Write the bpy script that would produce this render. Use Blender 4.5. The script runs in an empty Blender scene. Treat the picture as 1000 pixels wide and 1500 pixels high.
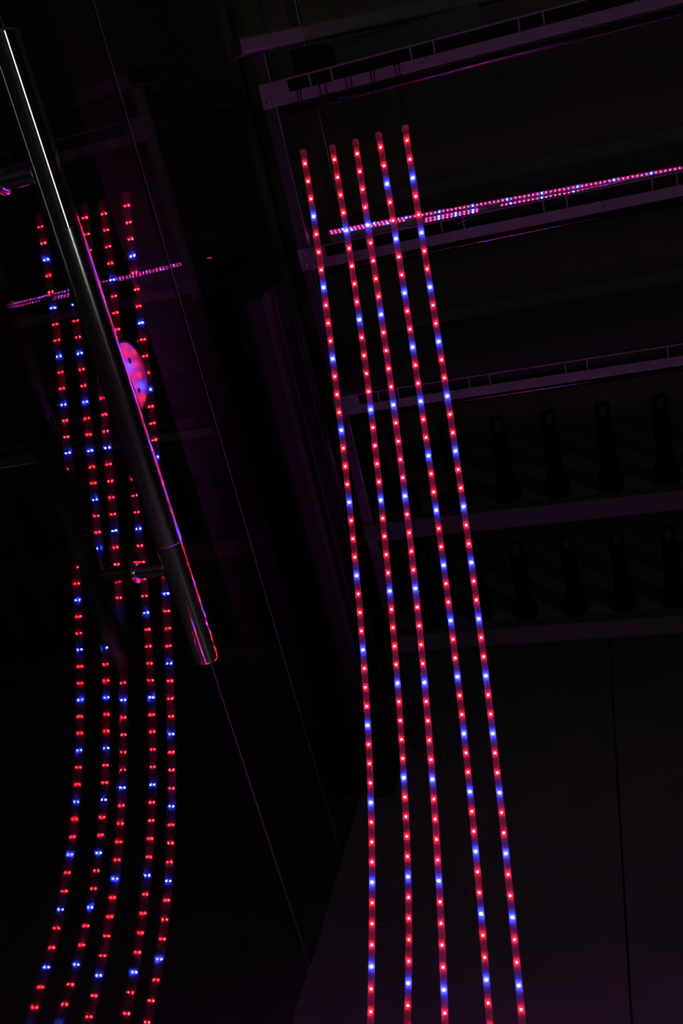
import bpy, math, random
from mathutils import Vector, Matrix
random.seed(7)
sc = bpy.context.scene
col = sc.collection
H = 1.45                      # camera height above the floor (m)

# ------------------------------------------------------------------ camera
cd = bpy.data.cameras.new('camera'); cam = bpy.data.objects.new('camera', cd); col.objects.link(cam)
cd.sensor_fit = 'VERTICAL'; cd.sensor_height = 36.0; cd.lens = 1355.75 / 1500 * 36.0
cd.clip_start = 0.01
RT = Vector((0.949586, 0.222791, -0.220570))      # camera right
UP = Vector((0.110699, 0.419960, 0.900766))       # camera up
BK = Vector((0.293313, -0.879772, 0.374125))      # camera back
cam.matrix_world = Matrix(((RT.x, UP.x, BK.x, 0), (RT.y, UP.y, BK.y, 0), (RT.z, UP.z, BK.z, H), (0, 0, 0, 1)))
sc.camera = cam

# ------------------------------------------------------------------ world, exposure, render switches
world = bpy.data.worlds.new('night'); sc.world = world; world.use_nodes = True
world.node_tree.nodes['Background'].inputs[0].default_value = (0.9, 1.0, 0.9, 1)
world.node_tree.nodes['Background'].inputs[1].default_value = 0.0006
vs = sc.view_settings
vs.view_transform = 'Standard'; vs.look = 'None'; vs.exposure = 0.0; vs.gamma = 1.0; vs.use_curve_mapping = False
cy = sc.cycles
cy.use_adaptive_sampling = False; cy.use_denoising = True
cy.sample_clamp_indirect = 0.0; cy.sample_clamp_direct = 0.0
cy.caustics_reflective = False; cy.caustics_refractive = False
cy.max_bounces = 10; cy.transmission_bounces = 10; cy.glossy_bounces = 6; cy.transparent_max_bounces = 24
cy.use_light_tree = True

# light strengths
RED = (1.0, 0.011, 0.022); RED_S = 420.0
BLUE = (0.030, 0.045, 1.0); BLUE_S = 1350.0
BAR_RED_S = 30.0; BAR_BLUE_S = 110.0
WINDOW_S = 1.5

# ------------------------------------------------------------------ materials
def mat(name, base, rough=0.5, metal=0.0, noise=0.0, scale=20.0, bump=0.0, coat=0.0, spec=0.5):
    m = bpy.data.materials.new(name); m.use_nodes = True
    nt = m.node_tree; b = nt.nodes['Principled BSDF']
    b.inputs['Base Color'].default_value = (*base, 1); b.inputs['Roughness'].default_value = rough
    b.inputs['Metallic'].default_value = metal; b.inputs['Coat Weight'].default_value = coat
    b.inputs['Specular IOR Level'].default_value = spec
    if noise or bump:
        tc = nt.nodes.new('ShaderNodeTexCoord'); nz = nt.nodes.new('ShaderNodeTexNoise')
        nz.inputs['Scale'].default_value = scale; nz.inputs['Detail'].default_value = 5
        nt.links.new(tc.outputs['Object'], nz.inputs['Vector'])
        if noise:
            rp = nt.nodes.new('ShaderNodeValToRGB')
            rp.color_ramp.elements[0].position = 0.3; rp.color_ramp.elements[1].position = 0.7
            rp.color_ramp.elements[0].color = (*[c * (1 - noise) for c in base], 1)
            rp.color_ramp.elements[1].color = (*[min(1, c * (1 + noise)) for c in base], 1)
            nt.links.new(nz.outputs['Fac'], rp.inputs['Fac']); nt.links.new(rp.outputs['Color'], b.inputs['Base Color'])
        if bump:
            bp = nt.nodes.new('ShaderNodeBump'); bp.inputs['Strength'].default_value = bump; bp.inputs['Distance'].default_value = 0.002
            nt.links.new(nz.outputs['Fac'], bp.inputs['Height']); nt.links.new(bp.outputs['Normal'], b.inputs['Normal'])
    return m
def emit(name, c, s):
    m = bpy.data.materials.new(name); m.use_nodes = True; nt = m.node_tree; nt.nodes.clear()
    e = nt.nodes.new('ShaderNodeEmission'); e.inputs[0].default_value = (*c, 1); e.inputs[1].default_value = s
    o = nt.nodes.new('ShaderNodeOutputMaterial'); nt.links.new(e.outputs[0], o.inputs[0]); return m
def glass_mat():
    m = bpy.data.materials.new('clear_glass'); m.use_nodes = True; nt = m.node_tree; nt.nodes.clear()
    g = nt.nodes.new('ShaderNodeBsdfGlass'); g.inputs['Color'].default_value = (0.97, 0.985, 0.975, 1)
    g.inputs['Roughness'].default_value = 0.0; g.inputs['IOR'].default_value = 1.5
    o = nt.nodes.new('ShaderNodeOutputMaterial'); nt.links.new(g.outputs[0], o.inputs[0]); return m
def sleeve_mat(name, clear, tint):
    m = bpy.data.materials.new(name); m.use_nodes = True; nt = m.node_tree; nt.nodes.clear()
    tr = nt.nodes.new('ShaderNodeBsdfTransparent')
    tl = nt.nodes.new('ShaderNodeBsdfTranslucent'); tl.inputs[0].default_value = (*tint, 1)
    df = nt.nodes.new('ShaderNodeBsdfDiffuse'); df.inputs[0].default_value = (*[t * 0.8 for t in tint], 1)
    a = nt.nodes.new('ShaderNodeMixShader'); a.inputs[0].default_value = 0.35
    nt.links.new(tl.outputs[0], a.inputs[1]); nt.links.new(df.outputs[0], a.inputs[2])
    b = nt.nodes.new('ShaderNodeMixShader'); b.inputs[0].default_value = 1 - clear
    nt.links.new(tr.outputs[0], b.inputs[1]); nt.links.new(a.outputs[0], b.inputs[2])
    o = nt.nodes.new('ShaderNodeOutputMaterial'); nt.links.new(b.outputs[0], o.inputs[0]); return m

def leaky(m, k):
    nt = m.node_tree; o = next(n for n in nt.nodes if n.type == 'OUTPUT_MATERIAL'); b = nt.nodes['Principled BSDF']
    tr = nt.nodes.new('ShaderNodeBsdfTransparent'); mx = nt.nodes.new('ShaderNodeMixShader'); mx.inputs[0].default_value = k
    nt.links.new(b.outputs[0], mx.inputs[1]); nt.links.new(tr.outputs[0], mx.inputs[2]); nt.links.new(mx.outputs[0], o.inputs[0]); return m
M = dict(
    tile=mat('grey_floor_tile', (0.34, 0.33, 0.335), 0.42, 0, 0.12, 9, 0.05),
    grout=mat('dark_grout', (0.03, 0.03, 0.03), 0.9, 0, 0.2, 60),
    wall=mat('olive_dark_wall', (0.30, 0.30, 0.19), 0.85, 0, 0.1, 6),
    wall_plain=mat('grey_plaster', (0.10, 0.105, 0.10), 0.85, 0, 0.1, 6),
    ceil=mat('ceiling_plaster', (0.45, 0.47, 0.43), 0.9, 0, 0.08, 5),
    pier=mat('dark_brown_panel', (0.028, 0.02, 0.018), 0.6, 0, 0.25, 14),
    glass=glass_mat(),
    edge=mat('ground_glass_edge', (0.30, 0.36, 0.33), 0.35),
    chrome=mat('polished_steel', (0.80, 0.80, 0.80), 0.055, 1.0),
    satin=mat('satin_steel', (0.82, 0.82, 0.82), 0.17, 1.0, 0.05, 160),
    disc=mat('polished_plate', (0.52, 0.50, 0.52), 0.17, 1.0, 0.04, 70, 0.06),
    black=mat('black_rubber', (0.012, 0.012, 0.012), 0.6),
    fascia=mat('painted_shelf_edge', (0.42, 0.40, 0.43), 0.55, 0, 0.07, 40),
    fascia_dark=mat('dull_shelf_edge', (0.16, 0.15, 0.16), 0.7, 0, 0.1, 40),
    board=mat('shelf_sheet', (0.30, 0.30, 0.30), 0.55, 0, 0.1, 25),
    slot=mat('slot_panel_black', (0.015, 0.014, 0.014), 0.5, 0, 0.5, 90),  # mottled black panel behind the shelf-edge slots
    post=mat('brushed_aluminium_post', (0.40, 0.39, 0.41), 0.30, 1.0, 0.08, 60),
    tube=mat('glossy_tube', (0.13, 0.13, 0.13), 0.09, 1.0),
    screw=mat('steel_screw', (0.7, 0.7, 0.7), 0.2, 1.0),
    panel=mat('dark_plastic_panel', (0.035, 0.03, 0.035), 0.5, 0, 0.2, 30),
    profile=mat('grey_profile', (0.24, 0.24, 0.24), 0.5, 0.0, 0.08, 30),
    sheet=mat('pale_green_board', (0.20, 0.235, 0.215), 0.8, 0, 0.05, 12),
    carton=mat('black_carton', (0.02, 0.018, 0.02), 0.8, 0, 0.2, 20),
    bottle=mat('dark_bottle_glass', (0.006, 0.006, 0.006), 0.3, 0, spec=0.06),
    cap=mat('bottle_cap', (0.02, 0.02, 0.02), 0.4),
    tape=leaky(mat('white_circuit_tape', (0.22, 0.21, 0.22), 0.5, 0, 0.08, 300), 0.2),
    sleeve=sleeve_mat('silicone_sleeve', 0.84, (0.86, 0.84, 0.86)),
    cover=sleeve_mat('clear_bar_cover', 0.75, (0.85, 0.82, 0.88)),
    endcap=sleeve_mat('silicone_end_cap', 0.40, (0.8, 0.76, 0.8)),
    package=leaky(mat('led_package', (0.75, 0.73, 0.72), 0.5), 0.3),
    barbase=mat('bar_white_base', (0.62, 0.58, 0.66), 0.45, 0, 0.06, 120),
    wire_black=mat('wire_black', (0.02, 0.02, 0.02), 0.5),
    wire_red=mat('wire_red', (0.07, 0.02, 0.02), 0.5),
    frame=mat('window_frame', (0.35, 0.36, 0.35), 0.5, 0, 0.05, 20),
    red=emit('red_led_light', RED, RED_S), blue=emit('blue_led_light', BLUE, BLUE_S),
    bar_red=emit('bar_red_led_light', (1.0, 0.04, 0.34), BAR_RED_S), bar_blue=emit('bar_blue_led_light', (0.06, 0.10, 1.0), BAR_BLUE_S),
    dusk=emit('dusk_pane_light', (0.92, 1.0, 0.86), WINDOW_S),
)

# ------------------------------------------------------------------ mesh helpers (positions given relative to the camera height: z = 0 is camera level)
class MB:
    def __init__(s): s.v = []; s.f = []; s.mi = []; s.sm = []
    def add(s, vs, fs, mi=0, smooth=False):
        o = len(s.v); s.v += [tuple(v) for v in vs]
        for f in fs: s.f.append(tuple(i + o for i in f)); s.mi.append(mi); s.sm.append(smooth)
        return s
    def box(s, x0, x1, y0, y1, z0, z1, mi=0, bev=0.0):
        if bev <= 0:
            vs = [(x, y, z) for x in (x0, x1) for y in (y0, y1) for z in (z0, z1)]
            return s.add(vs, [(0, 1, 3, 2), (4, 6, 7, 5), (0, 4, 5, 1), (2, 3, 7, 6), (0, 2, 6, 4), (1, 5, 7, 3)], mi)
        import bmesh
        bm = bmesh.new(); bmesh.ops.create_cube(bm, size=1)
        for v in bm.verts: v.co = ((x0 + x1) / 2 + v.co.x * (x1 - x0), (y0 + y1) / 2 + v.co.y * (y1 - y0), (z0 + z1) / 2 + v.co.z * (z1 - z0))
        bmesh.ops.bevel(bm, geom=bm.edges[:], offset=bev, segments=2, affect='EDGES', profile=0.5)
        bm.verts.index_update()
        s.add([v.co[:] for v in bm.verts], [[v.index for v in f.verts] for f in bm.faces], mi)
        bm.free(); return s
    def tube(s, pts, rad, seg=12, mi=0, cap=True):
        pts = [Vector(p) for p in pts]; n = len(pts)
        rads = rad if isinstance(rad, (list, tuple)) else [rad] * n
        vs = []; ref = None
        for i, p in enumerate(pts):
            t = (pts[min(i + 1, n - 1)] - pts[max(i - 1, 0)]).normalized()
            if ref is None: ref = Vector((0, 0, 1)) if abs(t.z) < 0.9 else Vector((1, 0, 0))
            a = (ref - t * ref.dot(t)).normalized(); b = t.cross(a); ref = a
            for k in range(seg):
                q = 2 * math.pi * k / seg
                vs.append(p + (a * math.cos(q) + b * math.sin(q)) * rads[i])
        fs = [(i * seg + k, i * seg + (k + 1) % seg, (i + 1) * seg + (k + 1) % seg, (i + 1) * seg + k) for i in range(n - 1) for k in range(seg)]
        s.add(vs, fs, mi, True)
        if cap:
            s.add(vs[:seg], [tuple(reversed(range(seg)))], mi); s.add(vs[-seg:], [tuple(range(seg))], mi)
        return s
    def lathe(s, prof, seg=24, mi=0, axis='Z', c=(0, 0, 0)):
        vs = []
        for r, h in prof:
            for k in range(seg):
                q = 2 * math.pi * k / seg
                p = (r * math.cos(q), r * math.sin(q), h) if axis == 'Z' else (h, r * math.cos(q), r * math.sin(q))
                vs.append((p[0] + c[0], p[1] + c[1], p[2] + c[2]))
        n = len(prof)
        fs = [(i * seg + k, i * seg + (k + 1) % seg, (i + 1) * seg + (k + 1) % seg, (i + 1) * seg + k) for i in range(n - 1) for k in range(seg)]
        return s.add(vs, fs, mi, True)
    def mesh(s, name, mats, org=(0, 0, 0)):
        me = bpy.data.meshes.new(name)
        me.from_pydata([(v[0] - org[0], v[1] - org[1], v[2] - org[2]) for v in s.v], [], s.f)
        for m in (mats if isinstance(mats, (list, tuple)) else [mats]): me.materials.append(m)
        me.polygons.foreach_set('material_index', s.mi); me.polygons.foreach_set('use_smooth', s.sm)
        me.validate(); me.update()
        return me
ORG = {}
def link(o, parent=None):
    col.objects.link(o)
    if parent is not None: o.parent = parent
    return o
def part(mb, name, mats, parent):
    """a mesh child; geometry given in camera-level coordinates"""
    o = bpy.data.objects.new(name, mb.mesh(name, mats, ORG[parent.name])); ORG[o.name] = ORG[parent.name]
    return link(o, parent)
def tag(o, label, cat, group=None, kind=None):
    o['label'] = label; o['category'] = cat
    if group: o['group'] = group
    if kind: o['kind'] = kind
    return o
def empty(name, base, label, cat, group=None, kind=None):
    o = bpy.data.objects.new(name, None); o.empty_display_size = 0.05
    o.location = (base[0], base[1], base[2] + H); link(o); ORG[o.name] = base
    return tag(o, label, cat, group, kind)
def single(mb, name, mats, base, label, cat, group=None, kind=None):
    o = bpy.data.objects.new(name, mb.mesh(name, mats, base)); o.location = (base[0], base[1], base[2] + H)
    ORG[o.name] = base; link(o); return tag(o, label, cat, group, kind)
FL = -H
GX = -0.6807                                       # outer face of the glass

# ------------------------------------------------------------------ room shell
JX, JY, TS, TL, GAP = -0.088, 2.33, 0.655, 1.31, 0.004
x0, x1, y0, y1 = -3.2, 2.5, -2.4, 2.62
fl = single(MB().box(x0, x1, y0, y1, FL - 0.06, FL - 0.0025), 'floor', M['grout'], (0, 0, FL), 'dark floor of large grey tiles with thin joints', 'floor', None, 'structure')
xs = [JX + k * TS for k in range(-6, 6)]; ys = [JY + k * TL for k in range(-5, 3)]
def clampr(a, b, lo, hi): return max(a, lo), min(b, hi)
cache = {}
for i in range(len(xs) - 1):
    for j in range(len(ys) - 1):
        ax, bx = clampr(xs[i] + GAP / 2, xs[i + 1] - GAP / 2, x0, x1); ay, by = clampr(ys[j] + GAP / 2, ys[j + 1] - GAP / 2, y0, y1)
        if bx - ax < 0.02 or by - ay < 0.02: continue
        key = (round(bx - ax, 3), round(by - ay, 3))
        if key not in cache:
            cache[key] = MB().box(-(bx - ax) / 2, (bx - ax) / 2, -(by - ay) / 2, (by - ay) / 2, -0.012, 0, 0, 0.0012).mesh('tile', M['tile'])
        o = bpy.data.objects.new('tile', cache[key]); o.location = ((ax + bx) / 2, (ay + by) / 2, random.uniform(-0.0004, 0)); link(o, fl)
CE = 1.35
single(MB().box(x0, x1, y0, y1, CE, CE + 0.1), 'ceiling', M['ceil'], (0, 0, CE), 'plain dark ceiling of the room', 'ceiling', None, 'structure')
single(MB().box(x0, x1, y1, y1 + 0.1, FL, CE), 'wall_back', M['wall'], (0, y1, FL), 'dark olive wall behind the shelf rack', 'wall', None, 'structure')
single(MB().box(x0, x1, y0 - 0.1, y0, FL, CE), 'wall_front', M['wall_plain'], (0, y0, FL), 'plain plaster wall behind the viewer', 'wall', None, 'structure')
single(MB().box(x0 - 0.1, x0, y0, y1, FL, CE), 'wall_left', M['wall_plain'], (x0, 0, FL), 'plain plaster wall far behind the glass door', 'wall', None, 'structure')
# right wall with a tall narrow window that lets the dusk in
WY0, WY1, WZ0, WZ1 = -1.66, -0.96, -0.35, 1.05
wr = MB().box(x1, x1 + 0.1, y0, WY0, FL, CE).box(x1, x1 + 0.1, WY1, y1, FL, CE).box(x1, x1 + 0.1, WY0, WY1, FL, WZ0).box(x1, x1 + 0.1, WY0, WY1, WZ1, CE)
single(wr, 'wall_right', M['wall_plain'], (x1, 0, FL), 'plain plaster wall opposite the glass door with a narrow window', 'wall', None, 'structure')
w3 = empty('window_3', (x1, (WY0 + WY1) / 2, WZ0), 'tall narrow window with dusk light in the plaster wall', 'window', None, 'structure')
part(MB().box(x1 - 0.01, x1 + 0.06, WY0, WY0 + 0.03, WZ0, WZ1).box(x1 - 0.01, x1 + 0.06, WY1 - 0.03, WY1, WZ0, WZ1)
     .box(x1 - 0.01, x1 + 0.06, WY0 + 0.03, WY1 - 0.03, WZ0, WZ0 + 0.03).box(x1 - 0.01, x1 + 0.06, WY0 + 0.03, WY1 - 0.03, WZ1 - 0.03, WZ1), 'frame', M['frame'], w3)
part(MB().box(x1 + 0.03, x1 + 0.04, WY0 + 0.03, WY1 - 0.03, WZ0 + 0.03, WZ1 - 0.03), 'pane', M['dusk'], w3)
# dark panelled pier behind the fixed glass
fp = [(-0.700, 1.35), (-0.80, 2.41), (-1.06, 2.40), (-0.98, 1.33)]
pb = MB().add([(x, y, FL) for x, y in fp] + [(x, y, CE) for x, y in fp], [(3, 2, 1, 0), (4, 5, 6, 7)] + [(i, (i + 1) % 4, 4 + (i + 1) % 4, 4 + i) for i in range(4)])
single(pb, 'wall_pier', M['pier'], (-0.86, 1.85, FL), 'dark brown pier standing behind the fixed glass panes', 'wall', None, 'structure')

# ------------------------------------------------------------------ glass door, handle, fixed panes
TH = 0.0102
def pane(parent, name, ya, yb, za, zb):
    xa, xb = GX - TH, GX
    mb = MB()
    v = [(xa, ya, za), (xa, yb, za), (xa, yb, zb), (xa, ya, zb), (xb, ya, za), (xb, yb, za), (xb, yb, zb), (xb, ya, zb)]
    mb.add(v, [(3, 2, 1, 0), (4, 5, 6, 7)], 0)
    mb.add(v, [(0, 1, 5, 4), (1, 2, 6, 5), (2, 3, 7, 6), (3, 0, 4, 7)], 1)
    return part(mb, name, [M['glass'], M['edge']], parent)
DZ0, DZ1 = FL + 0.008, 0.85
door = empty('door_1', (GX - TH / 2, 0.75, FL), 'frameless clear glass door with a long steel pull handle', 'door', None, 'structure')
pane(door, 'glass_pane', 0.27, 1.190, DZ0, DZ1)
HX, HY, HZ0, HZ1, HR = -0.6155, 1.0690, -0.664, 0.184, 0.0196
GZ0, GZ1 = -0.470, -0.036
hb = MB()
def rod(z0, z1, r, capb, capt):
    pr = []
    if capb: pr += [(0.0001, z0 + 0.001), (r - 0.006, z0 + 0.001), (r - 0.006, z0), (r - 0.0015, z0), (r, z0 + 0.0015), (r, z0 + 0.003), (r, z0 + 0.006)]
    else: pr += [(r, z0)]
    if capt: pr += [(r, z1 - 0.006), (r, z1 - 0.003), (r, z1 - 0.0015), (r - 0.0015, z1), (r - 0.006, z1), (r - 0.006, z1 - 0.001), (0.0001, z1 - 0.001)]
    else: pr += [(r, z1)]
    return pr
handle = part(MB().lathe(rod(HZ0, HZ1, HR, True, True), 48, 0, 'Z', (HX, HY, 0)), 'pull_handle', M['chrome'], door)
part(MB().lathe([(HR, GZ0), (HR + 0.0005, GZ0), (HR + 0.0005, GZ0 + 0.001), (HR + 0.0005, GZ0 + 0.003), (HR + 0.0005, GZ1 - 0.003), (HR + 0.0005, GZ1 - 0.001), (HR + 0.0005, GZ1), (HR, GZ1)], 48, 0, 'Z', (HX, HY, 0)), 'grip_sleeve', M['satin'], handle)
for zc in (-0.511, 0.031):
    part(MB().lathe([(0.0105, GX), (0.0105, HX - 0.012)], 24, 0, 'X', (0, HY, zc)).lathe([(0.0001, GX + 0.0002), (0.0165, GX + 0.0002), (0.0165, GX + 0.001), (0.0165, GX + 0.003), (0.0155, GX + 0.0035), (0.0105, GX + 0.004)], 24, 0, 'X', (0, HY, zc)), 'standoff', M['chrome'], handle)
# round two-hole lock plate on the meeting edge
DY, DZc, DR = 1.2238, -0.2641, 0.0527
import bmesh
def disc_mesh():
    mb = MB(); holes = [(1.2315 - DY, -0.2420 - DZc), (1.2315 - DY, -0.2880 - DZc)]; hr = 0.0042
    bm = bmesh.new()
    # polar grid for the domed front; faces in the holes are cut and the rim vertices snapped to the hole circle
    nr, ns = 34, 120
    def dome(a, b):
        q = (a * a + b * b) / (DR * DR)
        return 0.0046 - 0.0020 * q - (0.0016 * max(0, (q - 0.86) / 0.14) ** 2)
    rows = []
    for i in range(1, nr + 1):
        r = DR * i / nr
        rows.append([[r * math.cos(2 * math.pi * k / ns), r * math.sin(2 * math.pi * k / ns)] for k in range(ns)])
    inside = {}
    for i in range(nr):
        for k in range(ns):
            for hi, (ha, hb_) in enumerate(holes):
                dd = math.hypot(rows[i][k][0] - ha, rows[i][k][1] - hb_)
                if dd < hr: inside[(i, k)] = hi
    vid = {}
    for i in range(nr):
        for k in range(ns):
            a, b = rows[i][k]
            vid[(i, k)] = bm.verts.new((dome(a, b), a, b))
    c = bm.verts.new((dome(0, 0), 0, 0))
    for k in range(ns): bm.faces.new((c, vid[(0, k)], vid[(0, (k + 1) % ns)]))
    for i in range(nr - 1):
        for k in range(ns):
            ks = [(i, k), (i + 1, k), (i + 1, (k + 1) % ns), (i, (k + 1) % ns)]
            ins = [q for q in ks if q in inside]
            if len(ins) == 4: continue
            for q in ins:
                ha, hb_ = holes[inside[q]]; a, b = rows[q[0]][q[1]]; dd = math.hypot(a - ha, b - hb_) or 1e-6
                na, nb = ha + (a - ha) / dd * hr, hb_ + (b - hb_) / dd * hr
                vid[q].co = (dome(na, nb), na, nb)
            bm.faces.new([vid[q] for q in ks])
    rim = [vid[(nr - 1, k)] for k in range(ns)]
    low = [bm.verts.new((0.0007, v.co.y, v.co.z)) for v in rim]
    for k in range(ns): bm.faces.new((rim[k], low[k], low[(k + 1) % ns], rim[(k + 1) % ns]))
    for v in [v for v in bm.verts if not v.link_faces]: bm.verts.remove(v)
    bm.verts.index_update()
    mb.add([(v.co.x + GX + 0.0008, v.co.y + DY, v.co.z + DZc) for v in bm.verts], [[v.index for v in f.verts] for f in bm.faces], 0, True)
    bm.free(); return mb
lp = part(disc_mesh(), 'lock_plate', M['disc'], door)
lp['label'] = 'round shiny lock plate with two screw holes'
part(MB().lathe([(0.0001, GX + 0.0005), (DR + 0.002, GX + 0.0005), (DR + 0.002, GX + 0.0012), (0.0001, GX + 0.0014)], 64, 0, 'X', (0, DY, DZc)), 'gasket', M['black'], lp)
w1 = empty('window_1', (GX - TH / 2, 1.33, FL), 'narrow fixed clear glass pane beside the door edge', 'window', None, 'structure'); pane(w1, 'glass_pane', 1.194, 1.470, DZ0 - 0.008, DZ1)
w2 = empty('window_2', (GX - TH / 2, 1.90, FL), 'fixed clear glass pane reaching past the shelf rack', 'window', None, 'structure'); pane(w2, 'glass_pane', 1.474, 2.35, DZ0 - 0.008, DZ1)

# ------------------------------------------------------------------ shelf rack
RX0, RX1, RY, RY1 = -0.568, 0.92, 1.825, 2.34
rack = empty('shelf_rack', ((RX0 + RX1) / 2, (RY + RY1) / 2, FL), 'tall metal shelf rack with slotted front edges beside the glass panes', 'shelf rack')
PW = 0.025
for px_, py_, zt in ((RX0, RY + 0.004, 0.160), (RX1 - PW, RY + 0.004, 0.160), (-0.612, RY1 - 0.03, 0.9), (RX1 - PW, RY1 - 0.03, 0.9)):
    part(MB().box(px_, px_ + PW, py_, py_ + PW, FL, zt - 0.002, 0, 0.0015), 'upright_post', M['post'], rack)
LV = [0.062, -0.244, -0.555, -0.858, -1.152]        # lower edge of each front fascia
FH = 0.043
for li, z in enumerate(LV):
    bd = 0.0245 if li == 1 else 0.0
    sh = part(MB().box(RX0 + 0.002, RX1 - 0.002, RY + 0.030, RY1 - 0.005, z + FH - 0.012 - bd, z + FH - 0.004 - bd, 0, 0.001), 'shelf', M['board'], rack)
    yf0, yf1 = RY, RY + 0.003
    fb = MB()
    if li < 3:
        zs0, zs1, xs0 = z + 0.019, z + 0.0402, RX0 + 0.056
        fb.box(RX0, xs0, yf0, yf1, z, z + FH).box(xs0, RX1, yf0, yf1, z, zs0).box(xs0, RX1, yf0, yf1, zs1, z + FH)
        fb.box(RX0, RX1, yf1, RY + 0.0035, z, z + 0.002)
        part(fb, 'fascia', M['fascia'], sh)
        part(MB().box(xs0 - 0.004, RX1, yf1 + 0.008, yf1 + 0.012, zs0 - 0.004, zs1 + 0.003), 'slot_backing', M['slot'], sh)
        xd = xs0 + 0.043
        dv = MB().box(-0.0012, 0.0012, yf0 + 0.001, yf1 + 0.006, zs0, zs1).mesh('slot_divider', M['fascia'])
        k = 0
        while xd < RX1 - 0.02:
            o = bpy.data.objects.new('slot_divider', dv); o.location = (xd - ORG[sh.name][0], -ORG[sh.name][1], -ORG[sh.name][2]); link(o, sh)
            xd += (0.042, 0.150)[k % 2]; k += 1
        scr = MB().lathe([(0.0001, -0.0018), (0.0022, -0.0015), (0.0032, 0.0)], 10, 0, 'Z')
        me = scr.mesh('screw', M['screw'])
        for sx, sz in ((RX0 + 0.011, z + 0.031), (RX0 + 0.011, z + 0.011), (-0.26, z + 0.010), (0.02, z + 0.010), (0.30, z + 0.010), (0.58, z + 0.010)):
            o = bpy.data.objects.new('screw', me); g = ORG[sh.name]
            o.location = (sx - g[0], yf0 - g[1], sz - g[2]); o.rotation_euler = (-math.pi / 2, 0, 0); link(o, sh)
        # polished unlit tube under the edge
        part(MB().tube([(RX0 + 0.03, RY + 0.026, z - 0.011), (RX1 - 0.03, RY + 0.026, z - 0.011)], 0.0075, 20), 'lamp_tube', M['tube'], sh)
    else:
        fb.box(RX0, RX1, yf0, yf1, z, z + FH).box(RX0, RX1, yf1, yf1 + 0.027, z + FH - 0.003, z + FH)
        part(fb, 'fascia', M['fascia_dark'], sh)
    if li in (1, 2):
        part(MB().box(RX0, RX1, RY1 - 0.004, RY1, z + 0.052, z + 0.080), 'back_rail', M['profile'], sh)

# things on and over the top shelf
pf = MB()
A, B = Vector((-0.585, 1.80, 0.172)), Vector((0.10, 2.30, 0.172)); t = (B - A).normalized(); s_ = Vector((-t.y, t.x, 0))
def sect(p): return [p + s_ * a + Vector((0, 0, b)) for a, b in ((-0.032, -0.010), (-0.030, -0.013), (0.030, -0.013), (0.032, -0.010), (0.032, 0.010), (0.028, 0.014), (-0.028, 0.014), (-0.032, 0.010))]
v8 = sect(A) + sect(B)
pf.add(v8, [tuple(reversed(range(8))), tuple(range(8, 16))] + [(i, (i + 1) % 8, 8 + (i + 1) % 8, 8 + i) for i in range(8)])
single(pf, 'profile_bar', M['profile'], tuple((A + B) / 2), 'long grey flat profile bar lying diagonally over the top of the rack', 'bar')
single(MB().box(-0.455, -0.165, 2.02, 2.035, 0.102, 0.1575, 0, 0.001), 'pale_board', M['sheet'], (-0.31, 2.03, 0.102), 'pale green board standing on the top shelf', 'board')
single(MB().box(-0.52, -0.462, 1.92, 2.04, 0.102, 0.155, 0, 0.002), 'small_carton', M['carton'], (-0.49, 1.98, 0.102), 'small black carton on the top shelf beside the pale board', 'box')

# dark upright panel between the glass and the rack
pn = empty('upright_panel', (-0.61, 1.72, FL), 'dark upright plastic panel standing between the glass and the rack', 'panel')
part(MB().box(-0.650, -0.595, 1.66, 1.795, FL, -0.245, 0, 0.012), 'body', M['panel'], pn)
part(MB().box(-0.597, -0.588, 1.683, 1.697, FL + 0.05, -0.262, 0, 0.004), 'rib', M['panel'], pn)
part(MB().box(-0.597, -0.588, 1.768, 1.783, FL + 0.05, -0.272, 0, 0.004), 'rib', M['panel'], pn)

# bottles
def bottle(base, label, group):
    b = empty('bottle', base, label, 'bottle', group)
    if 'm' not in BT:
        BT['m'] = MB().lathe([(0.0001, 0.0), (0.024, 0.0), (0.0265, 0.003), (0.0268, 0.026), (0.0235, 0.040), (0.0175, 0.056), (0.0165, 0.075), (0.0175, 0.100), (0.0165, 0.150), (0.0140, 0.160), (0.0135, 0.172)], 28).mesh('body', M['bottle'])
        BT['c'] = MB().lathe([(0.0152, 0.166), (0.0156, 0.170), (0.0156, 0.188), (0.0145, 0.190), (0.0001, 0.190)], 24).mesh('cap', M['cap'])
    link(bpy.data.objects.new('body', BT['m']), b); link(bpy.data.objects.new('cap', BT['c']), b)
BT = {}
for zi, xsb, lab, grp in ((3, (-0.465, -0.352, -0.242, -0.136, -0.026, 0.087, 0.20, 0.31), 'on the second shelf above the floor', 'bottles on the fourth shelf'),
                          (4, (-0.46, -0.352, -0.248, -0.135, -0.030, 0.078, 0.19, 0.30), 'on the lowest shelf', 'bottles on the lowest shelf')):
    for k, xb in enumerate(xsb):
        bottle((xb, RY + 0.060, LV[zi] + FH - 0.0035), '%s dark glossy bottle from the glass panes, %s' % (('first', 'second', 'third', 'fourth', 'fifth', 'sixth', 'seventh', 'eighth')[k], lab), grp)

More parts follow.
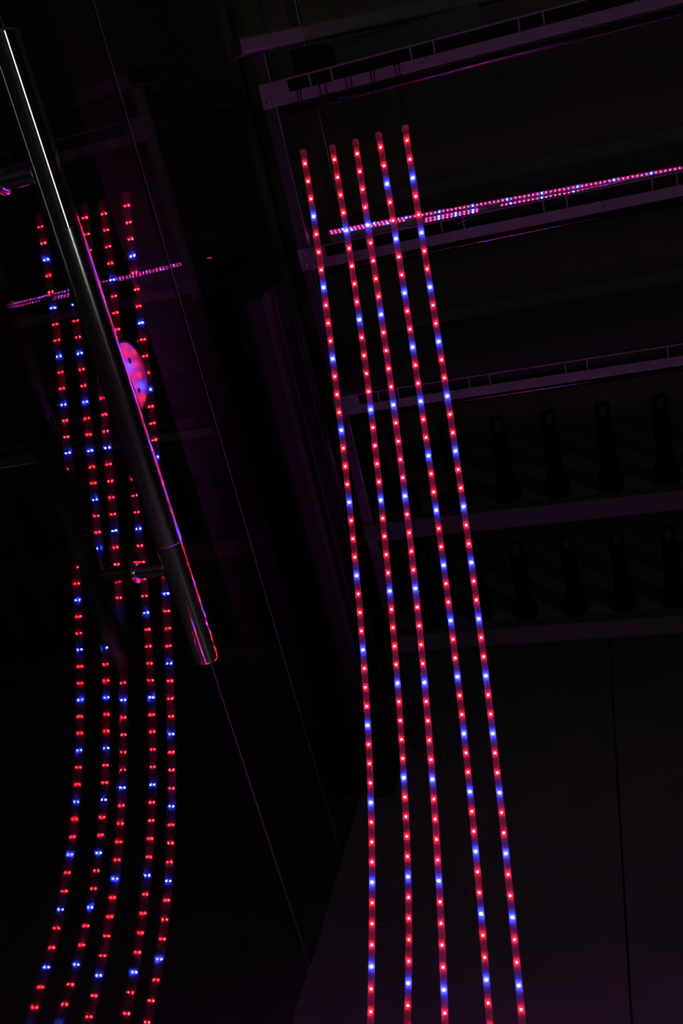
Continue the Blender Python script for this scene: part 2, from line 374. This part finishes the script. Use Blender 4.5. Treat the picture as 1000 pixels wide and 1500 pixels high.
# ------------------------------------------------------------------ LEDs (one mesh per colour, shared)
def led_mesh(name, half, ph, rl, hl, lens):
    mb = MB().box(-half, half, -half, half, 0, ph, 0)
    n = 8; vs = [(rl * math.cos(2 * math.pi * k / n), rl * math.sin(2 * math.pi * k / n), ph + 0.0001) for k in range(n)]
    vs += [(rl * 0.75 * math.cos(2 * math.pi * k / n), rl * 0.75 * math.sin(2 * math.pi * k / n), ph + hl * 0.72) for k in range(n)] + [(0, 0, ph + hl)]
    mb.add(vs, [(k, (k + 1) % n, n + (k + 1) % n, n + k) for k in range(n)] + [(n + k, n + (k + 1) % n, 2 * n) for k in range(n)], 1, True)
    return mb.mesh(name, [M['package'], lens])
LED = {'r': led_mesh('led', 0.0026, 0.0010, 0.0016, 0.0005, M['red']), 'b': led_mesh('led', 0.0026, 0.0010, 0.0016, 0.0005, M['blue'])}
BLED = {'r': led_mesh('led', 0.0014, 0.0006, 0.0010, 0.0006, M['bar_red']), 'b': led_mesh('led', 0.0016, 0.0007, 0.0012, 0.0007, M['bar_blue'])}
def put_led(me, pos, X, N, parent):
    o = bpy.data.objects.new('led', me); Y = N.cross(X)
    g = ORG[parent.name]; p = pos - Vector(g)
    o.matrix_basis = Matrix(((X.x, Y.x, N.x, p.x), (X.y, Y.y, N.y, p.y), (X.z, Y.z, N.z, p.z), (0, 0, 0, 1)))
    return link(o, parent)

# ------------------------------------------------------------------ the five hanging LED strips
# centre lines: fifth-order curves in LED index (33.3 mm pitch), t = (i - 23) / 23
C = [[[-0.48665, 0.00677, -0.00762, -0.01669, 0.00553, 0.01683], [1.45756, -0.3829, -0.08183, -0.0029, -0.01383, -0.01769], [-0.74973, -0.68166, 0.04968, 0.03958, 0.01987, 0.00772]],
     [[-0.43066, -0.00416, 0.00058, 0.01798, -0.00409, -0.00762], [1.47131, -0.35113, -0.07791, -0.06072, -0.01756, 0.01822], [-0.7573, -0.68941, 0.04884, 0.05024, 0.02022, 0.00152]],
     [[-0.37977, 0.00848, -0.00492, 0.0113, 0.0056, -0.00243], [1.46085, -0.36282, -0.08384, -0.04745, -0.00838, 0.0088], [-0.75089, -0.68574, 0.04793, 0.05173, 0.01824, -0.00099]],
     [[-0.32821, 0.02081, 0.00142, 0.0021, 0.00388, 0.00535], [1.48258, -0.34429, -0.08978, -0.04008, -0.01238, -0.0043], [-0.75833, -0.69336, 0.04462, 0.0536, 0.02691, 0.00126]],
     [[-0.27579, 0.02399, -0.00344, 0.0083, 0.0086, -0.00286], [1.47437, -0.35383, -0.08318, -0.04552, -0.02256, 0.00956], [-0.75391, -0.69051, 0.04823, 0.06206, 0.02217, -0.00831]]]
def raw(s, i):
    u = (i - 23.0) / 23.0
    return Vector([sum(c * u ** k for k, c in enumerate(C[s][a])) for a in range(3)])
I0, I1, IE = 0.0, 45.0, 97.6
TAB = []
for s in range(5):                                 # past the hanging part the strip settles onto the floor and runs on under the viewer
    p = raw(s, I1); d = (raw(s, I1) - raw(s, I1 - 1)).normalized(); hd = Vector((d.x, d.y, 0)).normalized(); sl = d.z / math.hypot(d.x, d.y)
    row = [p.copy()]; zlim = FL + 0.0035
    for k in range(int((IE + 1 - I1) * 10)):
        h = p.z - zlim; c = max(0.0, min(1.0, h / 0.09))
        hh = Vector((hd.x, hd.y, 0)); w = min(1, k / 250.0); hh.x = hd.x * (1 - w) + 0.10 * w; hh = hh.normalized()
        v = Vector((hh.x, hh.y, sl * c)).normalized() * 0.00333
        p = p + v; p.z = max(p.z, zlim); row.append(p.copy())
    TAB.append(row)
def curve(s, i):
    if i < I0: return raw(s, I0) + (raw(s, I0 + 1) - raw(s, I0)) * (i - I0)
    if i > I1:
        q = (i - I1) * 10; k = int(q); return TAB[s][k].lerp(TAB[s][min(k + 1, len(TAB[s]) - 1)], q - k)
    return raw(s, i)
PER = [4, 5, 5, 3, 3]
LBL = ['glowing LED strip with every fourth light blue, closest to the glass door',
       'glowing LED strip with every fifth light blue, second from the glass door',
       'glowing LED strip with every fifth light blue, middle one of the five',
       'glowing LED strip with every third light blue, beside the middle strip',
       'glowing LED strip with every third light blue, farthest from the glass door']
TOPW = [(-0.492, 0.003), (-0.446, 0.006), (-0.396, 0.005), (-0.351, 0.003), (-0.3045, 0.0035)]
EYE = Vector((-0.25, -0.1, 0.15))                  # the lit side is turned towards the open room
def frame_at(s, i):
    p = curve(s, i); T = (curve(s, i + 0.2) - curve(s, i - 0.2)).normalized()
    v = (EYE - p).normalized(); N = (v - T * v.dot(T)).normalized(); X = N.cross(T) * -1
    return p, T, N, X
WS, HS = 0.0056, 0.0040
for s in range(5):
    base = curve(s, IE)
    st = empty('led_strip', (base.x, base.y, base.z), LBL[s], 'LED strip', 'hanging LED strips')
    tape = MB(); slv = MB(); tv = []; sv = []; n = 0; i = -0.62
    idx = []
    while i < IE + 1e-6: idx.append(i); i += 0.25 if i < 50 else 0.5
    prof = [(-WS, -0.0014), (-WS * 1.02, 0.0008), (-WS * 0.86, 0.0031), (-WS * 0.48, 0.0044), (0, 0.0047), (WS * 0.48, 0.0044), (WS * 0.86, 0.0031), (WS * 1.02, 0.0008), (WS, -0.0014)]
    for i in idx:
        p, T, N, X = frame_at(s, i)
        tv += [p - X * 0.0048 - N * 0.0007, p - X * 0.0048, p + X * 0.0048, p + X * 0.0048 - N * 0.0007]
        sv += [p + X * a + N * b for a, b in prof]
    n = len(idx)
    tape.add(tv, [(4 * a + k, 4 * a + (k + 1) % 4, 4 * a + 4 + (k + 1) % 4, 4 * a + 4 + k) for a in range(n - 1) for k in range(4)] + [(3, 2, 1, 0)])
    q = len(prof)
    slv.add(sv, [(q * a + k, q * a + (k + 1) % q, q * a + q + (k + 1) % q, q * a + q + k) for a in range(n - 1) for k in range(q)], 0, True)
    part(tape, 'circuit_tape', M['tape'], st); part(slv, 'silicone_sleeve', M['sleeve'], st)
    # end cap with two wires up to the slot
    p, T, N, X = frame_at(s, -0.62)
    ec = MB(); ev = []
    for dl, k in ((0.004, 1.06), (-0.004, 1.08), (-0.006, 0.7)):
        ev += [p + T * dl + X * a * k + N * b * k for a, b in prof]
    ec.add(ev, [(q * a + k, q * a + (k + 1) % q, q * a + q + (k + 1) % q, q * a + q + k) for a in range(2) for k in range(q)] + [tuple(range(2 * q, 3 * q))], 0, True)
    part(ec, 'end_cap', M['endcap'], st)
    xt, dx = TOPW[s]
    for sg, mm in ((-1, 'wire_black'), (1, 'wire_red')):
        a = p - T * 0.005 + X * 0.0022 * sg; e = Vector((xt + dx * sg, RY - 0.0025, LV[0] + 0.012)); f = Vector((xt + dx * sg, RY + 0.0045, LV[0] + 0.0265))
        mid = a.lerp(e, 0.5) + Vector((0.003 * sg, -0.003, 0))
        pts = []
        for k in range(9):
            u = k / 8; pts.append(a * (1 - u) ** 2 + mid * 2 * u * (1 - u) + e * u * u)
        part(MB().tube(pts + [e + Vector((0, 0.0002, 0.008)), f], 0.0010, 6), 'wire', M[mm], st)
    for i in range(0, 98):
        p, T, N, X = frame_at(s, i)
        put_led(LED['b' if i % PER[s] == PER[s] - 1 else 'r'], p, X, N, st)

# ------------------------------------------------------------------ pink grow-light bars lying on the second shelf
def lamp_bar(xa, xb, ya, yb, za, zb, rows, w, label, phase=0):
    """rows: (offset across the bar, blue period, phase)"""
    a, b = Vector((xa, ya, za)), Vector((xb, yb, zb)); T = (b - a).normalized(); N = Vector((0, -0.55, 0.83)); N = (N - T * N.dot(T)).normalized(); Y = N.cross(T)
    o = empty('lamp_bar', tuple((a + b) / 2 - N * 0.004), label, 'lamp', 'pink lamp bars on the second shelf')
    hs = []
    for p in (a, b):
        lo, hi = p - Y * w, p + Y * w; zb = LV[1] + FH - 0.028
        hs += [Vector((lo.x, lo.y, zb)), Vector((hi.x, hi.y, zb)), hi, lo]
    part(MB().add(hs, [(3, 2, 1, 0), (4, 5, 6, 7)] + [(k, (k + 1) % 4, 4 + (k + 1) % 4, 4 + k) for k in range(4)]), 'base', M['barbase'], o)
    cv = []; cp = [(-w, 0.0001), (-w, 0.0016), (-w * 0.7, 0.0026), (w * 0.7, 0.0026), (w, 0.0016), (w, 0.0001)]
    for p in (a, b): cv += [p + Y * u + N * v for u, v in cp]
    part(MB().add(cv, [(k, k + 1, 7 + k, 6 + k) for k in range(5)]), 'clear_cover', M['cover'], o)
    L = (b - a).length; n = int((L - 0.004) / 0.00833)
    for off, per, ph in rows:
        for k in range(n):
            put_led(BLED['b' if (k + ph) % per == 0 else 'r'], a + T * (0.005 + k * 0.00833) + Y * off, T, N, o)
    return o
lamp_bar(-0.518, 0.46, 1.906, 1.906, -0.1875, -0.2135, [(0.0, 8, 5)], 0.0050, 'long pink lamp bar at the back, single row of lights')
lamp_bar(-0.514, -0.345, 1.8965, 1.8965, -0.1905, -0.1950, [(0.0, 9, 4)], 0.0040, 'short pink lamp bar closest to the glass panes')
lamp_bar(-0.316, -0.201, 1.874, 1.874, -0.2005, -0.2030, [(0.0033, 4, 1), (-0.0033, 4, 1)], 0.0075, 'short pink lamp bar with a double row of lights')
lamp_bar(-0.168, 0.46, 1.866, 1.866, -0.2055, -0.2200, [(0.0070, 7, 5), (-0.0070, 6, 1)], 0.0105, 'long wide pink lamp bar with two rows of lights')
lamp_bar(-0.566, -0.553, 1.945, 1.945, -0.193, -0.1935, [(0.0, 9, 4)], 0.0050, 'tiny pink lamp piece at the rack end beside the glass panes')
# loose lead between the bars
single(MB().tube([(-0.198, 1.868, -0.200), (-0.189, 1.862, -0.195), (-0.184, 1.858, -0.199), (-0.192, 1.850, -0.204), (-0.215, 1.838, -0.206), (-0.245, 1.822, -0.2135)], 0.0013, 8), 'lamp_lead', M['profile'], (-0.2, 1.86, -0.204), 'thin grey lead between two pink lamp bars', 'wire')
